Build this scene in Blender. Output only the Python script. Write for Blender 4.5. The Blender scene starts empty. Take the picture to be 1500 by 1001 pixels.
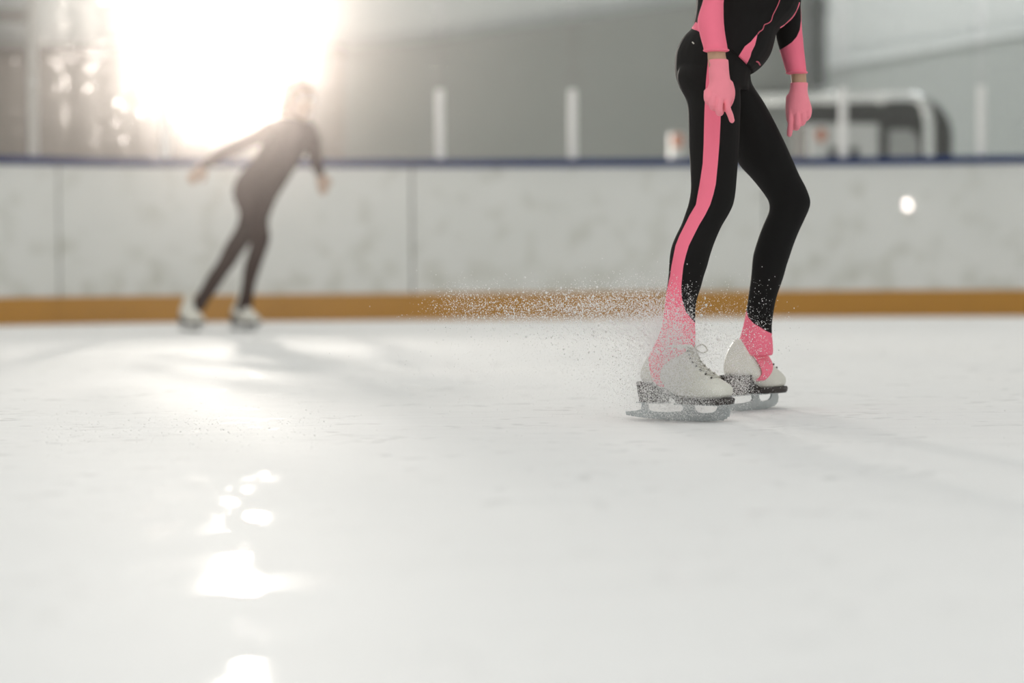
import bpy, bmesh, math
import numpy as np
from mathutils import Vector, Matrix
from mathutils.bvhtree import BVHTree

rng = np.random.default_rng(7)
sc = bpy.context.scene
COL = sc.collection
PI = math.pi

# ------------------------------------------------------------------ camera
FPX = 3542.0                      # 85 mm lens on a 36 mm sensor, 1500 px wide
CAM_H = 0.364                     # lens close to the ice
cam_d = bpy.data.cameras.new('camera')
cam = bpy.data.objects.new('camera', cam_d)
COL.objects.link(cam)
cam_d.sensor_width = 36.0
cam_d.lens = 36.0 * FPX / 1500.0
cam_d.clip_start = 0.05
cam_d.clip_end = 200
PITCH = math.atan(108.5 / FPX)
ROLL = -0.0064
CAM_M = (Matrix.Translation((0, 0, CAM_H)) @ Matrix.Rotation(PI / 2 - PITCH, 4, 'X') @ Matrix.Rotation(ROLL, 4, 'Z'))
cam.matrix_world = CAM_M
cam_d.dof.use_dof = True
cam_d.dof.focus_distance = 5.78
cam_d.dof.aperture_fstop = 1.8
cam_d.dof.aperture_blades = 0
sc.camera = cam
R3 = CAM_M.to_3x3()


def W(x, y, d):
    """place in the hall seen at photo pixel x, y, standing d metres down the rink (world Y = d)"""
    v = R3 @ Vector(((x - 750.0) / FPX, (500.5 - y) / FPX, -1.0))
    t = d / v.y
    return Vector((v.x * t, v.y * t, CAM_H + v.z * t))


# ------------------------------------------------------------------ materials
def new_mat(name):
    m = bpy.data.materials.new(name)
    m.use_nodes = True
    nt = m.node_tree
    b = nt.nodes['Principled BSDF']
    return m, nt, b


def simple(name, col, rough=0.5, metal=0.0, noise=0.0, nscale=20.0, coat=0.0, sheen=0.0, bump=0.0, bscale=200.0, coat_rough=0.1, spec=0.5):
    m, nt, b = new_mat(name)
    b.inputs['Base Color'].default_value = (*col, 1)
    b.inputs['Roughness'].default_value = rough
    b.inputs['Metallic'].default_value = metal
    b.inputs['Coat Weight'].default_value = coat
    b.inputs['Coat Roughness'].default_value = coat_rough
    b.inputs['Sheen Weight'].default_value = sheen
    b.inputs['Specular IOR Level'].default_value = spec
    tc = nt.nodes.new('ShaderNodeTexCoord')
    if noise > 0:
        n = nt.nodes.new('ShaderNodeTexNoise')
        n.inputs['Scale'].default_value = nscale
        n.inputs['Detail'].default_value = 4
        nt.links.new(tc.outputs['Object'], n.inputs['Vector'])
        mx = nt.nodes.new('ShaderNodeMix')
        mx.data_type = 'RGBA'
        mx.inputs['A'].default_value = (*[c * (1 - noise) for c in col], 1)
        mx.inputs['B'].default_value = (*[min(1, c * (1 + noise)) for c in col], 1)
        nt.links.new(n.outputs['Fac'], mx.inputs['Factor'])
        nt.links.new(mx.outputs['Result'], b.inputs['Base Color'])
    if bump > 0:
        n2 = nt.nodes.new('ShaderNodeTexNoise')
        n2.inputs['Scale'].default_value = bscale
        nt.links.new(tc.outputs['Object'], n2.inputs['Vector'])
        bp = nt.nodes.new('ShaderNodeBump')
        bp.inputs['Strength'].default_value = bump
        bp.inputs['Distance'].default_value = 0.002
        nt.links.new(n2.outputs['Fac'], bp.inputs['Height'])
        nt.links.new(bp.outputs['Normal'], b.inputs['Normal'])
    return m


PINK = (0.97, 0.205, 0.305)
BLACK = (0.007, 0.007, 0.0073)


def two_tone(name, base, accent, attr):
    """knit cloth dyed in two colours; the mesh carries the signed distance to the dye line"""
    m, nt, b = new_mat(name)
    a = nt.nodes.new('ShaderNodeAttribute')
    a.attribute_name = attr
    mr = nt.nodes.new('ShaderNodeMapRange')
    mr.inputs['From Min'].default_value = -0.0006
    mr.inputs['From Max'].default_value = 0.0006
    nt.links.new(a.outputs['Fac'], mr.inputs['Value'])
    mx = nt.nodes.new('ShaderNodeMix')
    mx.data_type = 'RGBA'
    mx.inputs['A'].default_value = (*base, 1)
    mx.inputs['B'].default_value = (*accent, 1)
    nt.links.new(mr.outputs['Result'], mx.inputs['Factor'])
    nt.links.new(mx.outputs['Result'], b.inputs['Base Color'])
    b.inputs['Roughness'].default_value = 0.75
    b.inputs['Specular IOR Level'].default_value = 0.12
    b.inputs['Sheen Weight'].default_value = 0.0
    tc = nt.nodes.new('ShaderNodeTexCoord')
    n2 = nt.nodes.new('ShaderNodeTexNoise')
    n2.inputs['Scale'].default_value = 260
    nt.links.new(tc.outputs['Object'], n2.inputs['Vector'])
    bp = nt.nodes.new('ShaderNodeBump')
    bp.inputs['Strength'].default_value = 0.15
    bp.inputs['Distance'].default_value = 0.001
    nt.links.new(n2.outputs['Fac'], bp.inputs['Height'])
    nt.links.new(bp.outputs['Normal'], b.inputs['Normal'])
    return m


M = {}
M['leggings'] = two_tone('leggings_cloth', BLACK, PINK, 'dye')
M['jacket'] = two_tone('jacket_cloth', BLACK, PINK, 'dye')
M['pink'] = simple('pink_cloth', PINK, 0.8, sheen=0.05, bump=0.15, bscale=260)
M['glove'] = simple('pink_glove_knit', (0.97, 0.28, 0.35), 0.85, sheen=0.1, bump=0.3, bscale=420, noise=0.05, nscale=60)
M['piping'] = simple('pink_piping', (0.55, 0.10, 0.15), 0.7)
M['skin'] = simple('skin', (0.50, 0.32, 0.205), 0.55, noise=0.06, nscale=40)
M['skin_pale'] = simple('pale_skin', (0.46, 0.33, 0.25), 0.6, noise=0.06, nscale=40)
M['suit'] = simple('dark_suit_cloth', (0.026, 0.012, 0.010), 0.8, spec=0.1)
M['hair'] = simple('brown_hair', (0.17, 0.10, 0.065), 0.55, noise=0.4, nscale=90)
M['eye'] = simple('eye_white', (0.7, 0.7, 0.68), 0.2)
M['boot'] = simple('white_leather', (0.72, 0.71, 0.64), 0.45, noise=0.10, nscale=28, bump=0.2, bscale=120)
M['lace'] = simple('lace_cord', (0.62, 0.60, 0.54), 0.8)
M['hook'] = simple('dark_hook', (0.08, 0.07, 0.06), 0.4, metal=0.6)
M['heel'] = simple('dark_sole_leather', (0.022, 0.015, 0.013), 0.5)
M['steel'] = simple('blade_steel', (0.50, 0.53, 0.54), 0.38, metal=0.75, noise=0.15, nscale=60)
M['cap'] = simple('blue_rail_plastic', (0.006, 0.028, 0.125), 0.6, noise=0.1, nscale=3, spec=0.15)
M['post'] = simple('grey_painted_post', (0.80, 0.80, 0.785), 0.7, spec=0.15)
M['post_bright'] = simple('bare_aluminium_post', (0.62, 0.60, 0.57), 0.35, metal=0.5)
M['joint'] = simple('dark_joint', (0.10, 0.10, 0.08), 0.8)
M['pipe'] = simple('polished_pipe', (0.80, 0.81, 0.80), 0.14, metal=1.0)
M['grey_panel'] = simple('grey_panel_paint', (0.34, 0.35, 0.34), 0.6)
M['machine'] = simple('dark_machine_paint', (0.055, 0.055, 0.052), 0.85, noise=0.1, nscale=5, spec=0.08)
M['white_panel'] = simple('white_panel_paint', (0.55, 0.56, 0.55), 0.5)
M['orange'] = simple('orange_mark', (0.50, 0.17, 0.08), 0.6)
M['duct'] = simple('dark_grey_column_paint', (0.075, 0.08, 0.078), 0.7, noise=0.1, nscale=2)
M['wall'] = simple('grey_hall_wall', (0.235, 0.245, 0.230), 0.8, noise=0.10, nscale=0.8)
M['wall_brown'] = simple('brownish_hall_wall', (0.20, 0.175, 0.155), 0.8, noise=0.12, nscale=0.9)
M['wall_dark'] = simple('dark_ledge', (0.10, 0.085, 0.075), 0.8)
M['wall_pale'] = simple('pale_grey_hall_wall', (0.46, 0.485, 0.47), 0.8, noise=0.06, nscale=0.8)
M['roof_pale'] = simple('white_roof_sheet', (0.84, 0.865, 0.86), 0.7, noise=0.04, nscale=0.6)
M['roof'] = simple('pale_roof_sheet', (0.50, 0.525, 0.52), 0.7, noise=0.05, nscale=0.6)
M['hall'] = simple('plain_hall_wall', (0.60, 0.61, 0.60), 0.8, noise=0.05, nscale=0.5)
M['lamp_case'] = simple('lamp_case', (0.10, 0.10, 0.10), 0.5, metal=0.5)
M['concrete'] = simple('grey_concrete', (0.25, 0.25, 0.24), 0.85, noise=0.1, nscale=2)


def emit_mat(name, col, strength):
    m = bpy.data.materials.new(name)
    m.use_nodes = True
    nt = m.node_tree
    nt.nodes.clear()
    o = nt.nodes.new('ShaderNodeOutputMaterial')
    e = nt.nodes.new('ShaderNodeEmission')
    e.inputs['Color'].default_value = (*col, 1)
    e.inputs['Strength'].default_value = strength
    nt.links.new(e.outputs[0], o.inputs['Surface'])
    return m


WET = (3.37, 9.71, 0.0)


def ice_material():
    m, nt, b = new_mat('rink_ice')
    N = nt.nodes.new
    L = nt.links.new
    tc = N('ShaderNodeTexCoord')
    # frosted colour with faint bluish and pale patches
    n1 = N('ShaderNodeTexNoise'); n1.inputs['Scale'].default_value = 0.55; n1.inputs['Detail'].default_value = 5
    L(tc.outputs['Object'], n1.inputs['Vector'])
    mx = N('ShaderNodeMix'); mx.data_type = 'RGBA'
    mx.inputs['A'].default_value = (0.815, 0.825, 0.825, 1)
    mx.inputs['B'].default_value = (0.865, 0.865, 0.855, 1)
    L(n1.outputs['Fac'], mx.inputs['Factor'])
    # long skating scratches, fine light lines
    mp = N('ShaderNodeMapping'); mp.inputs['Scale'].default_value = (2.0, 26.0, 1.0); mp.inputs['Rotation'].default_value = (0, 0, 0.35)
    L(tc.outputs['Object'], mp.inputs['Vector'])
    n2 = N('ShaderNodeTexNoise'); n2.inputs['Scale'].default_value = 1.2; n2.inputs['Detail'].default_value = 6; n2.inputs['Distortion'].default_value = 0.6
    L(mp.outputs['Vector'], n2.inputs['Vector'])
    cr = N('ShaderNodeValToRGB')
    cr.color_ramp.elements[0].position = 0.35; cr.color_ramp.elements[0].color = (0.95, 0.95, 0.95, 1)
    cr.color_ramp.elements[1].position = 0.62; cr.color_ramp.elements[1].color = (1.03, 1.03, 1.03, 1)
    L(n2.outputs['Fac'], cr.inputs['Fac'])
    mu = N('ShaderNodeMix'); mu.data_type = 'RGBA'; mu.blend_type = 'MULTIPLY'; mu.inputs['Factor'].default_value = 0.5
    L(mx.outputs['Result'], mu.inputs['A']); L(cr.outputs['Color'], mu.inputs['B'])
    L(mu.outputs['Result'], b.inputs['Base Color'])
    # roughness: dull frost with a few wet, smooth patches
    wm = N('ShaderNodeMapping'); wm.inputs['Location'].default_value = WET
    L(tc.outputs['Object'], wm.inputs['Vector'])
    n3 = N('ShaderNodeTexNoise'); n3.inputs['Scale'].default_value = 4.2; n3.inputs['Detail'].default_value = 6; n3.inputs['Distortion'].default_value = 1.2
    L(wm.outputs['Vector'], n3.inputs['Vector'])
    mr = N('ShaderNodeMapRange')
    mr.inputs['From Min'].default_value = 1.02; mr.inputs['From Max'].default_value = 1.14
    mr.inputs['To Min'].default_value = 0.0; mr.inputs['To Max'].default_value = 0.34
    n6 = N('ShaderNodeTexNoise'); n6.inputs['Scale'].default_value = 19; n6.inputs['Detail'].default_value = 5
    L(tc.outputs['Object'], n6.inputs['Vector'])
    av = N('ShaderNodeMath'); av.operation = 'MULTIPLY_ADD'; av.inputs[1].default_value = 0.8
    L(n6.outputs['Fac'], av.inputs[0]); L(n3.outputs['Fac'], av.inputs[2])
    L(av.outputs[0], mr.inputs['Value'])
    L(mr.outputs['Result'], b.inputs['Coat Weight'])
    b.inputs['Coat Roughness'].default_value = 0.13; b.inputs['Coat IOR'].default_value = 1.31
    b.inputs['Roughness'].default_value = 0.7
    b.inputs['IOR'].default_value = 1.31
    b.inputs['Specular IOR Level'].default_value = 0.12
    # bump: grooves plus grain
    n4 = N('ShaderNodeTexNoise'); n4.inputs['Scale'].default_value = 150; n4.inputs['Detail'].default_value = 3
    L(tc.outputs['Object'], n4.inputs['Vector'])
    n5 = N('ShaderNodeTexNoise'); n5.inputs['Scale'].default_value = 9; n5.inputs['Detail'].default_value = 4
    L(tc.outputs['Object'], n5.inputs['Vector'])
    b1 = N('ShaderNodeBump'); b1.inputs['Strength'].default_value = 0.35; b1.inputs['Distance'].default_value = 0.001
    L(n4.outputs['Fac'], b1.inputs['Height'])
    b2 = N('ShaderNodeBump'); b2.inputs['Strength'].default_value = 0.5; b2.inputs['Distance'].default_value = 0.006
    L(n5.outputs['Fac'], b2.inputs['Height']); L(b1.outputs['Normal'], b2.inputs['Normal'])
    b3 = N('ShaderNodeBump'); b3.inputs['Strength'].default_value = 0.15; b3.inputs['Distance'].default_value = 0.004
    L(n2.outputs['Fac'], b3.inputs['Height']); L(b2.outputs['Normal'], b3.inputs['Normal'])
    L(b3.outputs['Normal'], b.inputs['Normal'])
    return m


def board_material():
    m, nt, b = new_mat('scuffed_board_plastic')
    N = nt.nodes.new
    L = nt.links.new
    tc = N('ShaderNodeTexCoord')
    n1 = N('ShaderNodeTexNoise'); n1.inputs['Scale'].default_value = 1.3; n1.inputs['Detail'].default_value = 6; n1.inputs['Roughness'].default_value = 0.6
    L(tc.outputs['Object'], n1.inputs['Vector'])
    mx = N('ShaderNodeMix'); mx.data_type = 'RGBA'
    mx.inputs['A'].default_value = (0.66, 0.675, 0.645, 1)
    mx.inputs['B'].default_value = (0.80, 0.805, 0.785, 1)
    L(n1.outputs['Fac'], mx.inputs['Factor'])
    # dark rub marks from skates and pucks, commoner low down
    v = N('ShaderNodeTexNoise'); v.inputs['Scale'].default_value = 5.5; v.inputs['Detail'].default_value = 3
    L(tc.outputs['Object'], v.inputs['Vector'])
    sx = N('ShaderNodeSeparateXYZ'); L(tc.outputs['Object'], sx.inputs['Vector'])
    hz = N('ShaderNodeMapRange'); hz.inputs['From Min'].default_value = 0.1; hz.inputs['From Max'].default_value = 0.97
    hz.inputs['To Min'].default_value = 0.16; hz.inputs['To Max'].default_value = 0.0
    L(sx.outputs['Z'], hz.inputs['Value'])
    ad = N('ShaderNodeMath'); ad.operation = 'ADD'
    L(v.outputs['Fac'], ad.inputs[0]); L(hz.outputs['Result'], ad.inputs[1])
    mr = N('ShaderNodeMapRange'); mr.inputs['From Min'].default_value = 0.58; mr.inputs['From Max'].default_value = 0.97
    mr.inputs['To Max'].default_value = 0.8
    L(ad.outputs[0], mr.inputs['Value'])
    m2 = N('ShaderNodeMix'); m2.data_type = 'RGBA'
    m2.inputs['B'].default_value = (0.42, 0.425, 0.35, 1)
    L(mr.outputs['Result'], m2.inputs['Factor']); L(mx.outputs['Result'], m2.inputs['A'])
    L(m2.outputs['Result'], b.inputs['Base Color'])
    b.inputs['Roughness'].default_value = 0.5
    b.inputs['Coat Weight'].default_value = 0.35
    b.inputs['Coat Roughness'].default_value = 0.02
    return m


def kick_material():
    return simple('yellow_kick_plate', (0.47, 0.225, 0.028), 0.5, noise=0.12, nscale=2.2)


def pane_material():
    """clear acrylic gone cloudy with fine scratches"""
    m = bpy.data.materials.new('scratched_acrylic')
    m.use_nodes = True
    nt = m.node_tree
    nt.nodes.clear()
    N = nt.nodes.new
    L = nt.links.new
    o = N('ShaderNodeOutputMaterial')
    tr = N('ShaderNodeBsdfTransparent'); tr.inputs['Color'].default_value = (0.975, 0.985, 0.98, 1)
    rf = N('ShaderNodeBsdfRefraction'); rf.inputs['IOR'].default_value = 1.18; rf.inputs['Roughness'].default_value = 0.5
    rf.inputs['Color'].default_value = (1, 0.985, 0.97, 1)
    tc = N('ShaderNodeTexCoord')
    n = N('ShaderNodeTexNoise'); n.inputs['Scale'].default_value = 34; n.inputs['Detail'].default_value = 3; n.inputs['Distortion'].default_value = 0.8
    L(tc.outputs['Object'], n.inputs['Vector'])
    mr = N('ShaderNodeMapRange'); mr.inputs['From Min'].default_value = 0.66; mr.inputs['From Max'].default_value = 0.74
    mr.inputs['To Min'].default_value = 0.012; mr.inputs['To Max'].default_value = 0.5
    L(n.outputs['Fac'], mr.inputs['Value'])
    mx = N('ShaderNodeMixShader')
    L(mr.outputs['Result'], mx.inputs['Fac']); L(tr.outputs[0], mx.inputs[1]); L(rf.outputs[0], mx.inputs[2])
    gl = N('ShaderNodeBsdfGlossy'); gl.inputs['Roughness'].default_value = 0.05
    m2 = N('ShaderNodeMixShader'); m2.inputs['Fac'].default_value = 0.03
    L(mx.outputs[0], m2.inputs[1]); L(gl.outputs[0], m2.inputs[2])
    L(m2.outputs[0], o.inputs['Surface'])
    return m


def snow_material():
    m = bpy.data.materials.new('flying_ice_crystals')
    m.use_nodes = True
    nt = m.node_tree
    nt.nodes.clear()
    N = nt.nodes.new
    o = N('ShaderNodeOutputMaterial')
    d = N('ShaderNodeBsdfDiffuse'); d.inputs['Color'].default_value = (0.98, 0.98, 0.975, 1)
    t = N('ShaderNodeBsdfTranslucent'); t.inputs['Color'].default_value = (0.98, 0.975, 0.97, 1)
    mx = N('ShaderNodeMixShader'); mx.inputs['Fac'].default_value = 0.55
    nt.links.new(d.outputs[0], mx.inputs[1]); nt.links.new(t.outputs[0], mx.inputs[2])
    nt.links.new(mx.outputs[0], o.inputs['Surface'])
    return m


M['ice'] = ice_material()
M['board'] = board_material()
M['kick'] = kick_material()
M['pane'] = pane_material()
M['snow'] = snow_material()
M['lens'] = emit_mat('lit_lamp_glass', (1.0, 0.93, 0.86), 60.0)
M['tube'] = emit_mat('lit_ceiling_panel', (0.97, 0.99, 1.0), 4.0)


# ------------------------------------------------------------------ object helpers
def tag(o, label=None, cat=None, group=None, kind=None):
    if label: o['label'] = label
    if cat: o['category'] = cat
    if group: o['group'] = group
    if kind: o['kind'] = kind
    return o


def empty(name, loc):
    o = bpy.data.objects.new(name, None)
    o.location = loc
    o.empty_display_size = 0.2
    COL.objects.link(o)
    return o


def put(o, parent):
    if parent is not None:
        o.parent = parent                  # meshes keep hall coordinates: undo the Empty's own place
        if parent.type == 'EMPTY':
            o.matrix_parent_inverse = Matrix.Translation(-parent.location)
    return o


def mk(name, vf, mat, parent=None, smooth=True, bevel=0.0):
    me = bpy.data.meshes.new(name)
    v, f = vf
    me.from_pydata([tuple(p) for p in v], [], [tuple(q) for q in f])
    me.validate()
    bm = bmesh.new(); bm.from_mesh(me)
    bmesh.ops.recalc_face_normals(bm, faces=bm.faces)
    bm.to_mesh(me); bm.free()
    me.materials.append(mat)
    if smooth:
        me.polygons.foreach_set('use_smooth', [True] * len(me.polygons))
    o = bpy.data.objects.new(name, me)
    COL.objects.link(o)
    if bevel > 0:
        md = o.modifiers.new('bevel', 'BEVEL'); md.width = bevel; md.segments = 2; md.limit_method = 'ANGLE'
    return put(o, parent)


def join(parts):
    V, F = [], []
    for v, f in parts:
        n = len(V)
        V += [tuple(p) for p in v]
        F += [tuple(i + n for i in q) for q in f]
    return V, F


def ring(c, u, v, n=28, p=2.0, k=0.0):
    out = []
    for i in range(n):
        a = 2 * PI * i / n
        ca, sa = math.cos(a), math.sin(a)
        cx = math.copysign(abs(ca) ** (2 / p), ca)
        sx = math.copysign(abs(sa) ** (2 / p), sa) * (1 + k * ca)
        out.append(c + u * cx + v * sx)
    return out


def loft(rings, caps=True):
    n = len(rings[0])
    V = [p for r in rings for p in r]
    F = []
    for j in range(len(rings) - 1):
        for i in range(n):
            a, b = j * n + i, j * n + (i + 1) % n
            F.append((a, b, b + n, a + n))
    if caps:
        F.append(tuple(range(n - 1, -1, -1)))
        F.append(tuple(range((len(rings) - 1) * n, len(rings) * n)))
    return V, F


def catmull(pts, sub=4):
    """smooth through rows of numbers"""
    P = np.array(pts, float)
    out = []
    for i in range(len(P) - 1):
        p0 = P[max(i - 1, 0)]; p1 = P[i]; p2 = P[i + 1]; p3 = P[min(i + 2, len(P) - 1)]
        for s in range(sub):
            t = s / sub
            out.append(0.5 * ((2 * p1) + (-p0 + p2) * t + (2 * p0 - 5 * p1 + 4 * p2 - p3) * t * t + (-p0 + 3 * p1 - 3 * p2 + p3) * t ** 3))
    out.append(P[-1])
    return np.array(out)


def limb(rows, shrink=0.0, sub=3, n=28, p=2.0):
    """rows: photo y, left x, right x, distance, half depth"""
    rs = []
    for y, xl, xr, d, hd in catmull(rows, sub):
        a, b = W(xl, y, d), W(xr, y, d)
        u = (b - a) / 2
        L = u.length
        u = u * (max(L - shrink, 0.003) / L)
        rs.append(ring((a + b) / 2, u, Vector((0, max(hd - shrink, 0.003), 0)), n, p))
    return loft(rs)


def slant(rows, shrink=0.0, sub=3, n=32, p=2.2):
    """rows: back x, y, front x, y, distance, half depth"""
    rs = []
    for bx, by, fx, fy, d, hd in catmull(rows, sub):
        a, b = W(bx, by, d), W(fx, fy, d)
        u = (b - a) / 2
        L = u.length
        u = u * (max(L - shrink, 0.003) / L)
        rs.append(ring((a + b) / 2, u, Vector((0, max(hd - shrink, 0.003), 0)), n, p))
    return loft(rs)


def tube(pts, radii, n=12, sub=4, flat=1.0):
    P = catmull([(*p, r) for p, r in zip(pts, radii)], sub)
    rs = []
    prev = None
    m = len(P)
    for i in range(m):
        t = Vector(P[min(i + 1, m - 1)][:3] - P[max(i - 1, 0)][:3]).normalized()
        if prev is None:
            ref = Vector((0, 1, 0)) if abs(t.y) < 0.9 else Vector((1, 0, 0))
            u = t.cross(ref).normalized()
        else:
            u = (prev - t * prev.dot(t)).normalized()
        prev = u
        v = t.cross(u)
        c = Vector(P[i][:3]); r = P[i][3]
        rs.append(ring(c, u * r, v * r * flat, n))
    # rounded tips
    a0 = Vector(P[0][:3]); t0 = (a0 - Vector(P[1][:3])).normalized()
    a1 = Vector(P[-1][:3]); t1 = (a1 - Vector(P[-2][:3])).normalized()
    tip0 = [a0 + t0 * P[0][3] * 0.7 + (q - a0) * 0.6 for q in rs[0]]
    tip1 = [a1 + t1 * P[-1][3] * 0.7 + (q - a1) * 0.6 for q in rs[-1]]
    return loft([tip0] + rs + [tip1])


def ellipsoid(c, r, rot=None, n=20, m=12):
    V, F = [], []
    c = Vector(c)
    rot = rot or Matrix.Identity(3)
    for j in range(1, m):
        ph = PI * j / m
        for i in range(n):
            th = 2 * PI * i / n
            V.append(c + rot @ Vector((r[0] * math.sin(ph) * math.cos(th), r[1] * math.sin(ph) * math.sin(th), r[2] * math.cos(ph))))
    top = len(V); V.append(c + rot @ Vector((0, 0, r[2])))
    bot = len(V); V.append(c + rot @ Vector((0, 0, -r[2])))
    for j in range(m - 2):
        for i in range(n):
            a, b = j * n + i, j * n + (i + 1) % n
            F.append((a, b, b + n, a + n))
    for i in range(n):
        F.append((top, (i + 1) % n, i))
        F.append((bot, (m - 2) * n + i, (m - 2) * n + (i + 1) % n))
    return V, F


def box(x0, x1, y0, y1, z0, z1):
    V = [(x0, y0, z0), (x1, y0, z0), (x1, y1, z0), (x0, y1, z0), (x0, y0, z1), (x1, y0, z1), (x1, y1, z1), (x0, y1, z1)]
    F = [(0, 3, 2, 1), (4, 5, 6, 7), (0, 1, 5, 4), (1, 2, 6, 5), (2, 3, 7, 6), (3, 0, 4, 7)]
    return V, F


def fuse(name, parts, voxel, mat, parent=None, smooth=4):
    """melt overlapping limbs into one continuous skin"""
    v, f = join(parts)
    me = bpy.data.meshes.new('raw')
    me.from_pydata(v, [], f)
    bm = bmesh.new(); bm.from_mesh(me)
    bmesh.ops.recalc_face_normals(bm, faces=bm.faces)
    bm.to_mesh(me); bm.free()
    o = bpy.data.objects.new('raw', me)
    COL.objects.link(o)
    r = o.modifiers.new('r', 'REMESH'); r.mode = 'VOXEL'; r.voxel_size = voxel; r.use_smooth_shade = True
    if smooth:
        s = o.modifiers.new('s', 'SMOOTH'); s.factor = 0.5; s.iterations = smooth
    dg = bpy.context.evaluated_depsgraph_get()
    me2 = bpy.data.meshes.new_from_object(o.evaluated_get(dg))
    bpy.data.objects.remove(o); bpy.data.meshes.remove(me)
    me2.name = name
    me2.materials.clear(); me2.materials.append(mat)
    me2.polygons.foreach_set('use_smooth', [True] * len(me2.polygons))
    o2 = bpy.data.objects.new(name, me2)
    COL.objects.link(o2)
    return put(o2, parent)


def coords(o):
    a = np.empty(len(o.data.vertices) * 3)
    o.data.vertices.foreach_get('co', a)
    return a.reshape(-1, 3)


def set_dye(o, val):
    at = o.data.attributes.new('dye', 'FLOAT', 'POINT')
    at.data.foreach_set('value', np.asarray(val, np.float32))


CI = np.array(CAM_M.inverted())


def to_px(P):
    """where a place in the hall sits in the photograph (used to lay the cloth's dye lines on the garments)"""
    q = P @ CI[:3, :3].T + CI[:3, 3]
    return np.stack([750 + FPX * q[:, 0] / -q[:, 2], 500.5 - FPX * q[:, 1] / -q[:, 2]], 1)


def poly_sd(pts, poly):
    """signed distance, positive inside"""
    poly = np.array(poly, float)
    d = np.full(len(pts), 1e9)
    inside = np.zeros(len(pts), bool)
    n = len(poly)
    for i in range(n):
        a, b = poly[i], poly[(i + 1) % n]
        ab = b - a
        t = np.clip(((pts - a) @ ab) / (ab @ ab), 0, 1)
        d = np.minimum(d, np.linalg.norm(pts - (a + t[:, None] * ab), axis=1))
        c = ((a[1] > pts[:, 1]) != (b[1] > pts[:, 1]))
        with np.errstate(divide='ignore', invalid='ignore'):
            xi = (b[0] - a[0]) * (pts[:, 1] - a[1]) / (b[1] - a[1]) + a[0]
        inside ^= c & (pts[:, 0] < xi)
    return np.where(inside, d, -d)


# ------------------------------------------------------------------ setting: ice, hall, roof
def grid_plane(x0, x1, y0, y1, z):
    return [(x0, y0, z), (x1, y0, z), (x1, y1, z), (x0, y1, z)], [(0, 1, 2, 3)]


tag(mk('floor', box(-13, 13, -12, 30.2, -0.12, 0.0), M['ice'], smooth=False), kind='structure')
HB = 30.0                                                     # back wall distance
tag(mk('wall_left', box(-13.2, -13.0, -12, 30.2, 0, 9), M['hall'], smooth=False), kind='structure')
tag(mk('wall_right', box(13.0, 13.2, -12, 30.2, 0, 9), M['hall'], smooth=False), kind='structure')
tag(mk('wall_front', box(-13, 13, -12.2, -12.0, 0, 9), M['hall'], smooth=False), kind='structure')


def wall_poly(name, pts, d, mat, thick=0.2):
    """an upright wall slab whose outline runs through the given photo points at distance d"""
    a = [W(x, y, d) for x, y in pts]
    n = len(a)
    V = [tuple(p) for p in a] + [(p.x, p.y + thick, p.z) for p in a]
    F = [tuple(range(n - 1, -1, -1)), tuple(range(n, 2 * n))] + [(i, (i + 1) % n, (i + 1) % n + n, i + n) for i in range(n)]
    return tag(mk(name, (V, F), mat, smooth=False), kind='structure')


yb = 436                                                       # foot of the back wall in the photo
wall_poly('wall_back', [(505, yb), (1180, yb - 3), (1180, -26), (1000, 5), (800, 35), (640, 58), (505, 72)], HB, M['wall'])
wall_poly('wall_back_right', [(1180, yb - 3), (2300, yb - 9), (2300, -110), (1500, 46), (1350, 74), (1180, 104)], HB + 0.05, M['wall_pale'])
wall_poly('wall_back_left', [(-800, yb + 4), (505, yb), (505, 76), (-800, 84)], HB + 0.02, M['wall_brown'])
# pale roof sheets rising from the wall heads, a little behind the walls' faces
wall_poly('wall_back_upper', [(-800, 110), (1190, 110), (1190, -700), (-800, -700)], HB + 0.35, M['roof'], 0.1)
wall_poly('wall_back_upper_right', [(1190, 130), (2300, 130), (2300, -700), (1190, -700)], HB + 0.36, M['roof_pale'], 0.1)
tag(mk('ceiling', box(-13, 13, -12, 30.6, 9.0, 9.2), M['hall'], smooth=False), kind='structure')
wall_poly('trim_1', [(-800, 68), (505, 66), (505, 82), (-800, 86)], HB - 0.12, M['wall_dark'], 0.14)
wall_poly('trim_2', [(-60, 14), (38, 16), (38, 28), (-60, 27)], HB - 0.2, M['wall_dark'], 0.3)
wall_poly('trim_3', [(1205, 92), (1500, 41), (2300, -116), (2300, -106), (1500, 49), (1205, 101)], HB - 0.06, M['roof_pale'], 0.1)

# dark column against the back wall
cl, crr = W(1187, 100, HB - 0.6), W(1208, 100, HB - 0.6)
ctop, cbot = 9.0, W(1180, 128, HB - 0.6).z
col = mk('ventilation_duct', join([box(cl.x, crr.x, HB - 0.8, HB - 0.4, cbot, ctop), box(cl.x - 0.03, crr.x + 0.03, HB - 0.83, HB - 0.37, cbot + 0.9, cbot + 0.96)]), M['duct'], smooth=False, bevel=0.02)
tag(col, 'dark grey square duct running up the back wall right of the near skater', 'duct')
c2a, c2b = W(1100, 100, HB - 0.3), W(1122, 100, HB - 0.3)
c3a = W(1100, 134, HB - 0.3).z; c3b = W(1100, 148, HB - 0.3).z
col2 = mk('cable_tray', box(W(1085, 100, HB - 0.3).x, W(1215, 100, HB - 0.3).x, HB - 0.2, HB + 0.001, c3b, c3a), M['duct'], smooth=False, bevel=0.01)
tag(col2, 'dark horizontal tray on the back wall behind the near skater’s pink gloved hand'.replace('’', "'"), 'cable tray')

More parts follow.
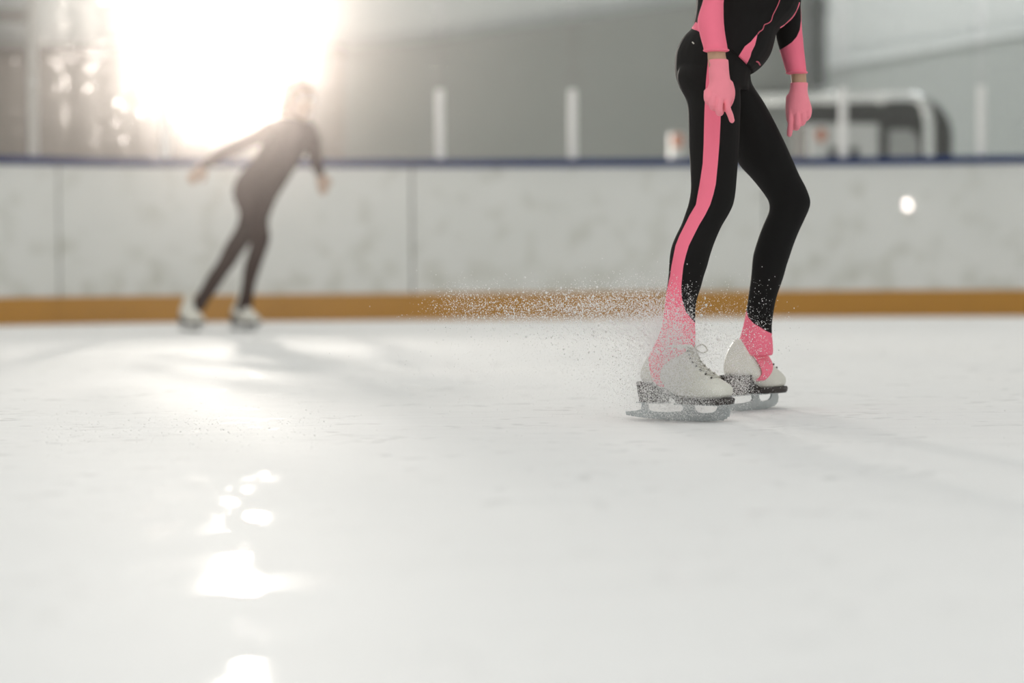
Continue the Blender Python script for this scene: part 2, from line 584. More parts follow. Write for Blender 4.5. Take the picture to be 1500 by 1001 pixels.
# ------------------------------------------------------------------ rink boards along a shallow curve
BP = catmull([(-520, 14.6), (-250, 15.35), (0, 16.03), (150, 16.46), (300, 16.74), (480, 16.90), (780, 17.08), (1200, 17.15), (1500, 16.95), (1750, 16.65), (2000, 16.2)], 8)
BPW = np.array([((x - 750) / FPX * d, d) for x, d in BP])
BPX = BP[:, 0]


def bx(px, off=0.0):
    """point on the board line under photo column px, off metres behind its face"""
    x = np.interp(px, BPX, BPW[:, 0]); y = np.interp(px, BPX, BPW[:, 1])
    x2 = np.interp(px + 8, BPX, BPW[:, 0]); y2 = np.interp(px + 8, BPX, BPW[:, 1])
    t = np.array([x2 - x, y2 - y]); t /= np.linalg.norm(t)
    return np.array([x, y]) + np.array([-t[1], t[0]]) * off, t


def strip(p0, p1, f0, f1, z0, z1, n=64, p=0.0):
    """a curved bar following the boards"""
    rs = []
    for i in range(n + 1):
        q = p0 + (p1 - p0) * i / n
        a, _ = bx(q, f0); b, _ = bx(q, f1)
        rs.append([Vector((a[0], a[1], z0)), Vector((b[0], b[1], z0)), Vector((b[0], b[1], z1)), Vector((a[0], a[1], z1))])
    return loft(rs)


BH = 1.127
board_labels = [
    'scuffed white rink board with yellow kick plate at the far left edge of the photo',
    'scuffed white rink board with yellow kick plate behind the distant dark skater',
    'scuffed white rink board between the two skaters, ice spray in front of it',
    'scuffed white rink board with a lamp glint, right of the near skater',
]
seams = [-429, 88, 605, 1122, 1639]
for i in range(4):
    a, b = seams[i] + 1.4, seams[i + 1] - 1.4
    r, t = bx((a + b) / 2)
    root = empty('dasher_board', (r[0], r[1], 0))
    tag(root, board_labels[i], 'rink board', 'rink boards along the far side')
    mk('panel', strip(a, b, 0.0, 0.035, 0.185, BH - 0.058), M['board'], root, smooth=False)
    mk('kick_plate', strip(a - 1.3, b + 1.3, -0.012, 0.035, 0.0, 0.185), M['kick'], root, smooth=False, bevel=0.004)
    mk('cap_rail', strip(a - 1.3, b + 1.3, -0.02, 0.13, BH - 0.057, BH), M['cap'], root, smooth=False, bevel=0.01)
    mk('backing_frame', strip(a - 1.3, b + 1.3, 0.037, 0.11, 0.0, BH - 0.059), M['joint'], root, smooth=False)

# posts and acrylic panes above the boards
post_px = [-132, 58, 248, 446, 648, 842, 1040, 1237, 1438, 1640]
post_lab = ['slim grey post on the blue rail, just outside the left edge',
            'tall pale aluminium post on the blue rail at the left edge',
            'short post on the blue rail left of the bright lamp glare',
            'short post on the blue rail behind the distant skater',
            'short pale post on the blue rail, first to the right of the distant skater',
            'short pale post on the blue rail midway between the two skaters',
            'short post on the blue rail behind the near skater’s leg'.replace('’', "'"),
            'short pale post on the blue rail in front of the shiny pipe',
            'short pale post on the blue rail at the right edge',
            'short post on the blue rail beyond the right edge']
for i, px_ in enumerate(post_px):
    if i in (0, 9):
        continue
    c, t = bx(px_, 0.06)
    tall = i == 1
    hgt = 1.85 if tall else 0.495
    w = 0.028
    tt = Vector((t[0], t[1], 0)); nn = Vector((-t[1], t[0], 0)); cc = Vector((c[0], c[1], BH))
    root = empty('glass_post', cc)
    tag(root, post_lab[i], 'post', 'posts on the rink boards')
    rs = [ring(cc + Vector((0, 0, z)), tt * w * s, nn * 0.03 * s, 16, 6) for z, s in ((0.006, 1), (hgt - 0.006, 1), (hgt, 0.85))]
    mk('upright', loft(rs), M['post_bright'] if tall else M['post'], root, smooth=False)
    rs = [ring(cc + Vector((0, 0, z)), tt * 0.0305, nn * 0.038, 16, 6) for z in (0.0, 0.008)]
    mk('foot_plate', loft(rs), M['post'], root, smooth=False)
    if tall:
        rs = [ring(cc + Vector((0, 0, z)), tt * 0.031, nn * 0.034, 16, 6) for z in (0.488, 0.5)]
        mk('collar', loft(rs), M['post'], root, smooth=False)
pane_lab = ['clear acrylic screen left of the tall pale post',
            'scratched acrylic screen between the tall pale post and the short post beside the glare',
            'scratched acrylic screen in front of the lamp glare',
            'clear acrylic screen just right of the distant skater',
            'clear acrylic screen left of the post midway between the skaters',
            'clear acrylic screen left of the near skater’s hip'.replace('’', "'"),
            'clear acrylic screen behind the near skater’s gloved hands'.replace('’', "'"),
            'clear acrylic screen in front of the round-ended machine',
            'clear acrylic screen at the right edge']
for i in range(9):
    a, b = post_px[i] + 7.2, post_px[i + 1] - 7.2
    o = mk('acrylic_screen', strip(a, b, 0.054, 0.066, BH + 0.001, BH + 1.85, n=4), M['pane'], None, smooth=False)
    tag(o, pane_lab[i], 'screen', 'acrylic screens above the boards')

# ------------------------------------------------------------------ things behind the glass
YM = 20.0
mk_root = empty('resurfacing_machine', W(1300, 458, YM))
mk_root.location.z = 0
tag(mk_root, 'dark round-ended machine with white side panels parked behind the boards on the right', 'machine')


def outline_slab(pts, d, thick):
    a = [W(x, y, d) for x, y in pts]
    n = len(a)
    V = [tuple(p) for p in a] + [(p.x, p.y + thick, p.z) for p in a]
    F = [tuple(range(n - 1, -1, -1)), tuple(range(n, 2 * n))] + [(i, (i + 1) % n, (i + 1) % n + n, i + n) for i in range(n)]
    return V, F


arc = [(1396 - 62 * (1 - math.cos(t)), 200 - 62 * math.sin(t)) for t in np.linspace(0, PI / 2, 10)]
g0 = 391 + 0.364 * FPX / YM
mk('housing', outline_slab([(1178, g0), (1396, g0 - 1)] + arc + [(1215, 140), (1178, 152)], YM, 0.9), M['machine'], mk_root, smooth=False, bevel=0.03)
mk('side_panel', outline_slab([(1184, 268), (1287, 268), (1287, 181), (1184, 181)], YM - 0.05, 0.05), M['white_panel'], mk_root, smooth=False, bevel=0.008)
mk('side_panel', outline_slab([(1302, 268), (1346, 268), (1346, 206), (1335, 190), (1302, 190)], YM - 0.05, 0.05), M['grey_panel'], mk_root, smooth=False, bevel=0.008)
o = mk('emblem', ellipsoid(W(1203, 198, YM - 0.055), (0.045, 0.008, 0.055)), M['orange'], mk_root)
o['label'] = 'orange round mark on the white panel'
for x in (1221, 1251):
    mk('latch', outline_slab([(x - 6, 236), (x + 6, 236), (x + 6, 216), (x - 6, 216)], YM - 0.08, 0.03), M['machine'], mk_root, smooth=False, bevel=0.005)
mk('wheel', join([ellipsoid(W(1230, 430, YM + 0.2), (0.16, 0.1, 0.16))]), M['machine'], mk_root)
mk('wheel', join([ellipsoid(W(1350, 430, YM + 0.2), (0.16, 0.1, 0.16))]), M['machine'], mk_root)

YP = 19.6
pipe = mk('metal_pipe', tube([W(x, y, YP) for x, y in ((1090, 146), (1150, 145), (1200, 144), (1260, 143), (1320, 141), (1340, 143), (1354, 154), (1359, 175), (1360, 196), (1361, 300), (1361, 456))],
                             [0.046, 0.046, 0.046, 0.046, 0.045, 0.043, 0.042, 0.043, 0.043, 0.043, 0.043], n=20), M['pipe'])
tag(pipe, 'shiny steel pipe with a bent end in front of the dark machine', 'pipe')
for x in (1215, 1290):
    cpt = W(x, 143.5, YP)
    mk('pipe_clamp', tube([cpt + Vector((-0.02, 0, 0)), cpt + Vector((0.02, 0, 0))], [0.057, 0.057], n=20), M['pipe'], pipe)
mk('stay', tube([W(1290, 150, YP), W(1290, 160, YP + 0.28)], [0.015, 0.015]), M['machine'], pipe)

cab = empty('wall_cabinet', W(993, 460, YM + 0.4)); cab.location.z = 0
tag(cab, 'small white cabinet with an orange round mark behind the boards, left of the near skater', 'cabinet')
mk('body', outline_slab([(983, g0 - 1), (1004, g0 - 1), (1004, 194), (983, 194)], YM + 0.4, 0.25), M['white_panel'], cab, smooth=False, bevel=0.01)
o = mk('emblem', ellipsoid(W(992, 206, YM + 0.395), (0.05, 0.008, 0.062)), M['orange'], cab)
o['label'] = 'orange round mark'

# ------------------------------------------------------------------ floodlight mast behind the glass
DL = 27.0
lx = W(350, 30, DL).x
mast = empty('floodlight', (lx, DL + 0.12, 0))
tag(mast, 'dazzling floodlight mast behind the glass and the distant skater', 'floodlight')
mk('mast', tube([(lx, DL + 0.3, 0.0), (lx, DL + 0.3, 4.2)], [0.05, 0.05]), M['lamp_case'], mast)
mk('base', box(lx - 0.35, lx + 0.35, DL - 0.05, DL + 0.65, 0, 0.06), M['lamp_case'], mast, smooth=False, bevel=0.01)
LAMP_W = 3500.0
for z in (2.55, 3.25, 3.95):
    c = Vector((lx, DL, z))
    aim = (Vector((0.5, 5.0, 0.2)) - c).normalized()
    side = aim.cross(Vector((0, 0, 1))).normalized(); up = side.cross(aim)
    rs = [ring(c + aim * q, side * w, up * w, 24, 5) for q, w in ((-0.16, 0.08), (-0.14, 0.15), (0.0, 0.22), (0.02, 0.22))]
    h = mk('lamp_head', loft(rs), M['lamp_case'], mast, smooth=False)
    rs = [ring(c + aim * q, side * 0.19, up * 0.19, 24, 5) for q in (0.021, 0.026)]
    mk('lens', loft(rs), M['lens'], h, smooth=False)
    mk('bracket', tube([c - aim * 0.12, Vector((lx, DL + 0.3, z))], [0.025, 0.025]), M['lamp_case'], h)
    ld = bpy.data.lights.new('floodlight_lamp', 'SPOT')
    ld.energy = LAMP_W
    ld.color = (1.0, 0.90, 0.82)
    ld.spot_size = math.radians(120); ld.spot_blend = 0.4
    ld.shadow_soft_size = 0.13
    lo = bpy.data.objects.new('floodlight_lamp', ld)
    lo.matrix_world = Matrix.Translation(c + aim * 0.20) @ aim.to_track_quat('-Z', 'Y').to_matrix().to_4x4()
    COL.objects.link(lo)

# ceiling lights of the hall: rows of panels
for iy, y in enumerate((-8.0, -2.0, 4.0, 10.0, 16.0, 24.0)):
    for ix, x in enumerate((-7.5, 0.0, 7.5)):
        ld = bpy.data.lights.new('ceiling_lamp', 'AREA')
        ld.shape = 'RECTANGLE'; ld.size = 4.0; ld.size_y = 1.6
        ld.energy = {-8.0: 350, -2.0: 165, 4.0: 36, 10.0: 42, 16.0: 86}.get(y) or {-7.5: 80, 0.0: 110, 7.5: 410}[x]
        ld.color = (0.985, 0.99, 1.0)
        lo = bpy.data.objects.new('ceiling_lamp', ld)
        lo.location = (x, y, 8.4)
        COL.objects.link(lo)

# a lamp across the hall behind the camera, seen as the glint on the right-hand board
ld = bpy.data.lights.new('stand_lamp', 'POINT')
ld.energy = 60; ld.shadow_soft_size = 0.055; ld.color = (1.0, 0.9, 0.82)
GL = bpy.data.objects.new('stand_lamp', ld)
COL.objects.link(GL)
gpt, gt = bx(1328)
gp = W(1328, 300, gpt[1]); gn = Vector((gt[1], -gt[0], 0)).normalized()
inc = (gp - Vector((0, 0, CAM_H))).normalized()
refl = inc - 2 * inc.dot(gn) * gn
GL.location = gp + refl * 23.5


# ------------------------------------------------------------------ people: shared pieces
def head_parts(c, face, h=1.0, up=Vector((0, 0, 1))):
    fx = face.normalized(); fy = up.cross(fx).normalized(); fz = fx.cross(fy)
    Rm = Matrix((fx, fy, fz)).transposed()

    def P(x, y, z): return c + Rm @ (Vector((x, y, z)) * h)

    def E(p, r, extra=None): return ellipsoid(P(*p), [q * h for q in r], Rm if extra is None else Rm @ extra)
    skin = [E((-0.012, 0, 0.032), (0.094, 0.074, 0.082)), E((0.028, 0, -0.035), (0.060, 0.056, 0.078)), E((0.060, 0, -0.090), (0.024, 0.024, 0.020)),
            E((0.066, 0, 0.034), (0.022, 0.050, 0.014)), E((0.080, 0, -0.052), (0.014, 0.024, 0.007)), E((0.079, 0, -0.064), (0.014, 0.021, 0.008)),
            E((0.052, 0.040, -0.015), (0.026, 0.022, 0.02)), E((0.052, -0.040, -0.015), (0.026, 0.022, 0.02)),
            tube([P(0.084, 0, 0.022), P(0.096, 0, 0.0), P(0.103, 0, -0.022), P(0.092, 0, -0.032)], [0.007 * h, 0.009 * h, 0.013 * h, 0.010 * h])]
    for s in (1, -1):
        skin.append(E((-0.005, 0.076 * s, -0.01), (0.018, 0.009, 0.030)))
    eyes = [ellipsoid(P(0.076, 0.031 * s, 0.012), [0.0125 * h] * 3) for s in (1, -1)]
    return skin, eyes, P, Rm


def finger(pts, r):
    return tube(pts, [r * 1.08, r * 1.02, r * 0.98, r * 0.86][:len(pts)], n=10, sub=5)


# ------------------------------------------------------------------ skates
BOOT = np.array([(.052, .165, .268, .030), (.058, .150, .281, .040), (.066, .132, .288, .043), (.078, .110, .288, .044), (.088, .055, .281, .042), (.096, .046, .266, .041),
                 (.106, .045, .248, .039), (.116, .047, .231, .037), (.126, .051, .217, .036), (.136, .057, .206, .035), (.148, .064, .199, .033), (.160, .074, .195, .031), (.172, .087, .188, .027), (.180, .096, .180, .022)])


def boot_at(z):
    return [np.interp(z, BOOT[:, 0], BOOT[:, i]) for i in (1, 2, 3)]


def boot_k(z):
    return 0.16 if z < 0.09 else max(0.0, 0.16 - (z - 0.09) * 6)


def boot_side(x, z, s, off=0.003):
    xb, xf, w = boot_at(z)
    c, a = (xb + xf) / 2, (xf - xb) / 2
    q = max(-0.98, min(0.98, (x - c) / a))
    y = w * (1 - abs(q) ** 2.4) ** (1 / 2.4) * (1 + boot_k(z) * q)
    return Vector((x, s * (y + off), z))


def extrude_profile(pts, half):
    n = len(pts)
    V = [(x, -half, z) for x, z in pts] + [(x, half, z) for x, z in pts]
    F = [tuple(range(n)), tuple(range(2 * n - 1, n - 1, -1))] + [(i, (i + 1) % n, (i + 1) % n + n, i + n) for i in range(n)]
    return V, F


def make_skate(person, rear, toe, detail=True, zoff=0.0, stirrup=True, tall=False, strap=0.0):
    rear = Vector((rear[0], rear[1], zoff)); toe = Vector((toe[0], toe[1], zoff))
    f = (toe - rear).normalized()
    l = Vector((0, 0, 1)).cross(f)
    Mx = Matrix.Translation(rear) @ Matrix((f, l, Vector((0, 0, 1)))).transposed().to_4x4()

    def X(vf): return [Mx @ Vector(p) for p in vf[0]], vf[1]

    zs = list(np.linspace(BOOT[0, 0], BOOT[-1, 0], 40))
    rs = []
    for z in zs:
        xb, xf, w = boot_at(z)
        rs.append(ring(Vector(((xb + xf) / 2, 0, z)), Vector(((xf - xb) / 2, 0, 0)), Vector((0, w, 0)), 40, 2.4, boot_k(z)))
    if tall:
        for z, s in ((.20, 1), (.225, 1.02)):
            rs.append([Vector((p.x, p.y * s, z)) for p in rs[-1]])
    boot = mk('ice_skate', X(loft(rs)), M['boot'], person)
    md = boot.modifiers.new('smooth', 'SMOOTH'); md.factor = 0.5; md.iterations = 3
    boot['label'] = 'white leather skate boot'
    # heel, sole
    rs = [ring(Vector(((a + b) / 2, 0, z)), Vector(((b - a) / 2, 0, 0)), Vector((0, w, 0)), 28, 3.0) for z, a, b, w in
          ((.042, .047, .112, .027), (.045, .045, .113, .028), (.07, .042, .117, .033), (.088, .040, .124, .037), (.091, .042, .122, .036))]
    mk('heel', X(loft(rs)), M['heel'], boot, smooth=True)
    rs = [ring(Vector(((a + b) / 2, 0, z)), Vector(((b - a) / 2, 0, 0)), Vector((0, w, 0)), 32, 2.6, 0.15) for z, a, b, w in
          ((.041, .150, .284, .041), (.044, .145, .289, .044), (.053, .142, .291, .045), (.056, .146, .289, .043))]
    shank = extrude_profile([(.110, .078), (.135, .060), (.155, .047), (.18, .046), (.165, .056), (.138, .068), (.110, .087)], 0.024)
    mk('sole', X(join([loft(rs), shank])), M['heel'], boot, smooth=False)
    # blade: rocker, three stanchions, toe pick, two plates
    run = [(0.0, .017), (0.002, .009), (.02, .0065), (.06, .003), (.10, .001), (.14, 0), (.19, 0), (.23, .0005), (.262, .004), (.268, .003), (.272, .008), (.277, .007), (.280, .013), (.284, .012), (.286, .020), (.288, .026), (.284, .038),
           (.282, .041), (.256, .041), (.254, .033), (.250, .026), (.240, .021), (.215, .019), (.200, .021), (.193, .027), (.190, .036), (.192, .041), (.158, .041), (.158, .036), (.162, .028), (.155, .022), (.12, .019), (.075, .019), (.064, .024), (.062, .036), (.066, .041), (.044, .041), (.046, .034), (.044, .024), (.03, .020)]
    bl = mk('blade', X(join([extrude_profile(run, .0022), box(.044, .112, -.024, .024, .0395, .0425), box(.150, .284, -.028, .028, .0385, .0415)])), M['steel'], boot, smooth=False)
    bl['label'] = 'steel figure blade with toe pick'
    if detail:
        parts, hooks = [], []
        for i in range(8):
            z = 0.101 + i * 0.0088
            p = lambda yy, zz: Vector((boot_at(zz)[1] - abs(yy) * 0.55 + 0.0025, yy, zz + 0.003))
            parts.append(tube([p(-.017, z), p(0, z + .004), p(.017, z + .0088)], [.0016] * 3, n=6))
            parts.append(tube([p(.017, z), p(0, z + .004), p(-.017, z + .0088)], [.0016] * 3, n=6))
            for s in (1, -1):
                hooks.append(ellipsoid(p(.0195 * s, z), (.0028, .0028, .0028), n=8, m=6))
        zt = .172; xt = boot_at(zt)[1] + .004
        for s in (1, -1):
            parts.append(tube([(xt, 0, zt), (xt + .012, .016 * s, zt + .008), (xt + .018, .028 * s, zt - .006), (xt + .008, .018 * s, zt - .012), (xt, 0, zt)], [.0016] * 5, n=6))
        mk('lace', X(join(parts)), M['lace'], boot)
        for hk in hooks:
            mk('lace_hook', X(hk), M['hook'], boot)
    if stirrup:
        rowsx = [(.172, (.092, .180)), (.164, (.083, .182)), (.157, (.081, .172)), (.150, (.081, .155)), (.143, (.083, .142)), (.136, (.085, .133)), (.127, (.088, .125)), (.116, (.091, .119)), (.106, (.094, .118)), (.096, (.098, .121)), (.088, (.102, .126)), (.080, (.110, .131))]
        if strap:
            rowsx = [(.166, (.094, .186)), (.157, (.095, .193)), (.148, (.098, .197)), (.140, (.104, .200)), (.132, (.112, .203)), (.124, (.120, .203)), (.115, (.128, .199)), (.106, (.134, .192)), (.096, (.137, .180)), (.086, (.134, .166)), (.076, (.128, .152))]
        V, F = [], []
        for s in (1, -1):
            n0 = len(V)
            rr = [r_ for r_ in rowsx if not (strap and s > 0 and r_[0] > .145)]
            for z, (xa, xb2) in rr:
                for j in range(9):
                    V.append(boot_side(xa + (xb2 - xa) * j / 8, z, s))
            for i in range(len(rr) - 1):
                for j in range(8):
                    a = n0 + i * 9 + j
                    F.append((a, a + 1, a + 10, a + 9))
        st = mk('stirrup', X((V, F)), M['pink'], person)
        st['label'] = 'pink stirrup strap under the boot'
        md = st.modifiers.new('sub', 'SUBSURF'); md.levels = 2; md.render_levels = 2
        md = st.modifiers.new('thick', 'SOLIDIFY'); md.thickness = 0.003; md.offset = 1
    return boot


# ------------------------------------------------------------------ the near skater
near = empty('person', W(1050, 612, 5.86)); near.location.z = 0
tag(near, 'person in black and pink skating clothes with pink gloves, gliding through an ice spray', 'person')

D0 = 5.90
pelvis = [(14, 1032, 1100, D0, .085), (30, 1022, 1106, D0, .100), (42, 1013, 1112, D0, .116), (54, 1001, 1118, D0, .136), (73, 991, 1117, D0, .150), (90, 988.3, 1108, D0, .150), (110, 989.2, 1099, D0, .142), (132, 997, 1096, D0, .118)]
rleg = [(62, 1018, 1050, 5.885, .030), (80, 1006, 1064, 5.87, .055), (97, 996, 1075, 5.85, .075), (113, 991.5, 1080, 5.836, .082), (130, 996.6, 1084, 5.83, .086), (145, 1004.5, 1085, 5.83, .083), (159, 1007.5, 1085, 5.828, .081), (180, 1008.3, 1084, 5.825, .079), (210, 1009, 1083, 5.82, .074), (240, 1010.7, 1080.8, 5.815, .068),
        (270, 1012, 1078.5, 5.81, .062), (285, 1011, 1077, 5.808, .058), (300, 1008, 1074, 5.805, .055), (315, 1003, 1067, 5.80, .052), (330, 997.5, 1058, 5.795, .050), (345, 990, 1051, 5.79, .050), (360, 984, 1045, 5.785, .051), (375, 981, 1040, 5.78, .051), (390, 980, 1036, 5.775, .049),
        (405, 979, 1031, 5.77, .046), (420, 977, 1027, 5.765, .043), (435, 975, 1022, 5.76, .040), (450, 973.5, 1019, 5.755, .038), (465, 971.5, 1018.5, 5.75, .037), (480, 969, 1018.5, 5.742, .038), (496, 962.7, 1019, 5.733, .042), (508, 957, 1018, 5.727, .042), (518, 953.5, 1016, 5.725, .039), (525, 953.5, 1013.5, 5.724, .037)]
lleg = [(84, 1042, 1086, 5.95, .050), (98, 1036, 1094, 5.965, .072), (110, 1036, 1099, 5.97, .084), (124, 1040, 1101.5, 5.97, .086), (149, 1048, 1118, 5.975, .085), (176, 1058, 1133, 5.985, .082), (210, 1071, 1150, 5.995, .076), (240, 1082, 1163.5, 6.005, .070), (258, 1098, 1171.5, 6.01, .066), (276, 1113, 1181, 6.015, .061), (294, 1125.3, 1187, 6.02, .057),
        (306, 1127, 1185.3, 6.022, .054), (315, 1124.5, 1181.5, 6.025, .053), (327, 1119, 1176, 6.028, .052), (342, 1113, 1169, 6.032, .052), (360, 1107, 1162, 6.037, .052), (375, 1103, 1157, 6.042, .051), (390, 1101.5, 1152, 6.047, .049), (408, 1100, 1147, 6.052, .046), (429, 1097, 1139.5, 6.058, .042),
        (447, 1094.5, 1135, 6.062, .039), (465, 1091.5, 1132, 6.066, .037), (480, 1088, 1130.5, 6.07, .038), (496, 1083.5, 1131.5, 6.074, .041), (508, 1079, 1132.5, 6.078, .042), (516, 1079, 1132.5, 6.08, .040), (521, 1082, 1131.5, 6.08, .037)]
torso = [(1011, 46, 1101, 109, D0, .160), (1013.5, 39, 1115, 98.5, D0, .160), (1017, 26, 1127.5, 82, D0, .152), (1019.5, 10, 1133.5, 63, D0, .142), (1020, -5, 1137.5, 49, D0, .134), (1020.5, -20, 1150, 35, D0, .130),
         (1022, -36, 1163, 21, D0, .130), (1025, -56, 1171.5, 2, D0, .132), (1032, -86, 1180, -36, D0 - .005, .138), (1046, -126, 1190, -90, D0 - .005, .148), (1072, -172, 1197, -142, D0 - .005, .160), (1096, -203, 1194, -178, D0 - .005, .120), (1112, -222, 1188, -200, D0 - .005, .066)]
rarm = [(-178, 1092, 1140, 5.775, .052), (-140, 1074, 1124, 5.745, .052), (-100, 1057, 1100, 5.715, .047), (-60, 1043, 1082, 5.69, .043), (-25, 1034.5, 1068, 5.672, .040), (0, 1030, 1060.5, 5.66, .037), (16, 1025, 1060, 5.655, .036), (31, 1021.5, 1060.3, 5.652, .036), (48, 1024.5, 1062, 5.648, .035), (60, 1027.5, 1064, 5.645, .033), (67, 1029.6, 1065.2, 5.643, .031), (73, 1030.8, 1066.2, 5.642, .031), (76.5, 1031.4, 1066.8, 5.642, .030)]
larm = [(-165, 1132, 1188, 6.02, .050), (-120, 1146, 1197, 6.035, .050), (-80, 1146, 1192, 6.035, .046), (-40, 1141, 1182, 6.025, .043), (0, 1137, 1173.5, 6.01, .040), (20, 1135.5, 1173.5, 6.0, .039), (40, 1135.5, 1174.5, 5.995, .038), (57, 1137.3, 1176.3, 5.99, .037), (73, 1142, 1177.7, 5.985, .035), (90, 1147, 1179.7, 5.982, .033), (103, 1150.7, 1181.2, 5.98, .031), (109, 1152.5, 1181.7, 5.98, .031)]
rwrist = [(60, 1035.5, 1062, 5.644, .022), (80, 1036.3, 1063, 5.642, .021), (90, 1037, 1064.5, 5.641, .021), (102, 1038.5, 1066.5, 5.640, .020)]
lwrist = [(90, 1156, 1177, 5.981, .022), (106, 1158, 1180.5, 5.98, .021), (118, 1159, 1181.5, 5.98, .020), (132, 1158.5, 1182, 5.98, .020)]
rpalm = [(87.2, 1037.3, 1066.6, 5.640, .0235), (90, 1037.5, 1067.0, 5.640, .0235), (96, 1038.3, 1067.5, 5.640, .0225), (104, 1038, 1068, 5.640, .022), (112, 1038.4, 1069, 5.639, .022), (120, 1039, 1070.5, 5.638, .022), (127, 1037, 1072, 5.637, .023), (133, 1033.6, 1073.4, 5.636, .024), (139, 1031.5, 1074.6, 5.636, .024), (145, 1033.5, 1073, 5.636, .023), (151, 1038, 1070, 5.638, .019)]
lpalm = [(121.5, 1157.6, 1183.6, 5.98, .023), (126, 1157.5, 1183.4, 5.98, .0225), (132, 1156.8, 1183, 5.98, .022), (140, 1154.5, 1184, 5.98, .022), (148, 1153.3, 1186.3, 5.98, .023), (156, 1152.6, 1188.7, 5.98, .024), (163, 1152.3, 1189.5, 5.98, .024), (170, 1152.2, 1187.5, 5.98, .022), (176, 1152.5, 1180, 5.98, .019)]


def wp(l):
    return [W(*q) for q in l]


rf = [finger(wp([(1036.5, 134, 5.630), (1036.2, 145, 5.622), (1040, 150, 5.648), (1046, 144, 5.664)]), .0083),
      finger(wp([(1045.5, 134, 5.626), (1043.6, 152.5, 5.618), (1047, 157.5, 5.646), (1051, 149, 5.664)]), .0088),
      finger(wp([(1055, 135, 5.625), (1053, 160, 5.618), (1055, 164.5, 5.646), (1058, 153, 5.664)]), .0090),
      finger(wp([(1065, 136, 5.627), (1065.5, 157, 5.625), (1069.5, 168, 5.640), (1072.3, 177, 5.652)]), .0076),
      finger(wp([(1068, 122, 5.645), (1071.5, 136, 5.652), (1068.5, 150, 5.660), (1062, 160, 5.662)]), .0090)]
lf = [finger(wp([(1183.5, 158, 5.972), (1183.5, 169, 5.965), (1178, 174, 5.985), (1174, 167, 5.998)]), .0083),
      finger(wp([(1176, 158, 5.970), (1176.5, 176, 5.962), (1172, 180, 5.985), (1169, 171, 5.998)]), .0088),
      finger(wp([(1168, 158, 5.969), (1168.2, 182, 5.962), (1165, 186, 5.985), (1163.5, 175, 5.998)]), .0090),
      finger(wp([(1159.5, 158, 5.972), (1158.5, 180, 5.968), (1157.3, 190, 5.975), (1156.3, 197.5, 5.982)]), .0077),
      finger(wp([(1157, 142, 5.985), (1156, 160, 5.992), (1157, 174, 5.998), (1160, 184, 5.998)]), .0090)]

hc = W(1205, -318, D0 - .02)
skin_h, eyes_h, PH, RH = head_parts(hc, Vector((0.93, -0.22, -0.12)))
neck = tube([W(1150, -190, D0), W(1166, -240, D0 - .005), hc + Vector((-0.02, 0, -0.03))], [.055, .048, .050], n=16)
S = 0.009
body = fuse('body', [limb(pelvis, S), limb(rleg, S), limb(lleg, S), slant(torso, .013), limb(rarm, .010), limb(larm, .010), limb(rwrist), limb(lwrist), limb(rpalm, .003), limb(lpalm, .003), neck]
            + [tube(wp(a), [.006, .0056, .0052, .0045]) for a in (
                [(1036.5, 134, 5.631), (1036.2, 144, 5.625), (1040, 149, 5.648), (1046, 144, 5.662)], [(1045.5, 134, 5.628), (1043.6, 151.5, 5.622), (1047, 156, 5.646), (1051, 149, 5.662)],
                [(1055, 135, 5.628), (1053, 158.5, 5.622), (1055, 163, 5.646), (1058, 153, 5.662)], [(1065, 136, 5.630), (1065.5, 157, 5.627), (1069.5, 168, 5.640), (1072, 175, 5.650)], [(1068, 122, 5.646), (1071, 136, 5.652), (1068.5, 149, 5.659), (1062, 158, 5.661)],
                [(1183.5, 158, 5.974), (1183.2, 168, 5.968), (1178, 173, 5.985), (1174, 167, 5.996)], [(1176, 158, 5.972), (1176.5, 175, 5.966), (1172, 179, 5.985), (1169, 171, 5.996)], [(1168, 158, 5.971), (1168.2, 181, 5.966), (1165, 185, 5.985), (1163.5, 175, 5.996)],
                [(1159.5, 158, 5.974), (1158.5, 180, 5.970), (1157.3, 189, 5.975), (1156.5, 195, 5.981)], [(1157, 142, 5.986), (1156, 160, 5.992), (1157, 173, 5.997), (1160, 182, 5.997)])]
            + skin_h, 0.0034, M['skin'], near, smooth=2)
body['label'] = 'bare skin showing at both wrists'
for e in eyes_h:
    mk('eye', e, M['eye'], near)
hair = [ellipsoid(PH(-0.025, 0, 0.045), (.098, .084, .082), RH), ellipsoid(PH(-0.10, 0, 0.055), (.042, .042, .042), RH), ellipsoid(PH(-0.045, 0, 0.0), (.080, .082, .080), RH)]
fuse('hair', hair, 0.005, M['hair'], near)

# leggings: black with a pink stripe down the outer side, pink at the ankle
leg = fuse('leggings', [limb(pelvis), limb(rleg), limb(lleg)], 0.0036, M['leggings'], near, smooth=7)
P3 = coords(leg); P2 = to_px(P3)
m_px = 5.8 / FPX
stripe = [(88, 1037, 1063), (120, 1034, 1057), (160, 1032, 1056), (180, 1031.4, 1055.4), (210, 1030.8, 1053.9), (240, 1029.3, 1051.5), (270, 1024.8, 1048.5), (285, 1022, 1045), (300, 1019.4, 1040.4), (315, 1010.4, 1033), (330, 1003, 1024), (345, 995.4, 1016.4), (360, 989.4, 1009), (375, 986.5, 1004.5), (390, 983.5, 1001), (405, 981.4, 999.3), (420, 978, 998), (436, 974.5, 998.7), (446, 971, 1001), (457, 966, 1004.7), (466, 955, 1012), (474, 940, 1019), (480, 920, 1040), (600, 900, 1080)]
sa = np.array(stripe, float)
xl = np.interp(P2[:, 1], sa[:, 0], sa[:, 1]); xr = np.interp(P2[:, 1], sa[:, 0], sa[:, 2])
dn = np.minimum(P2[:, 0] - xl, xr - P2[:, 0]) * m_px
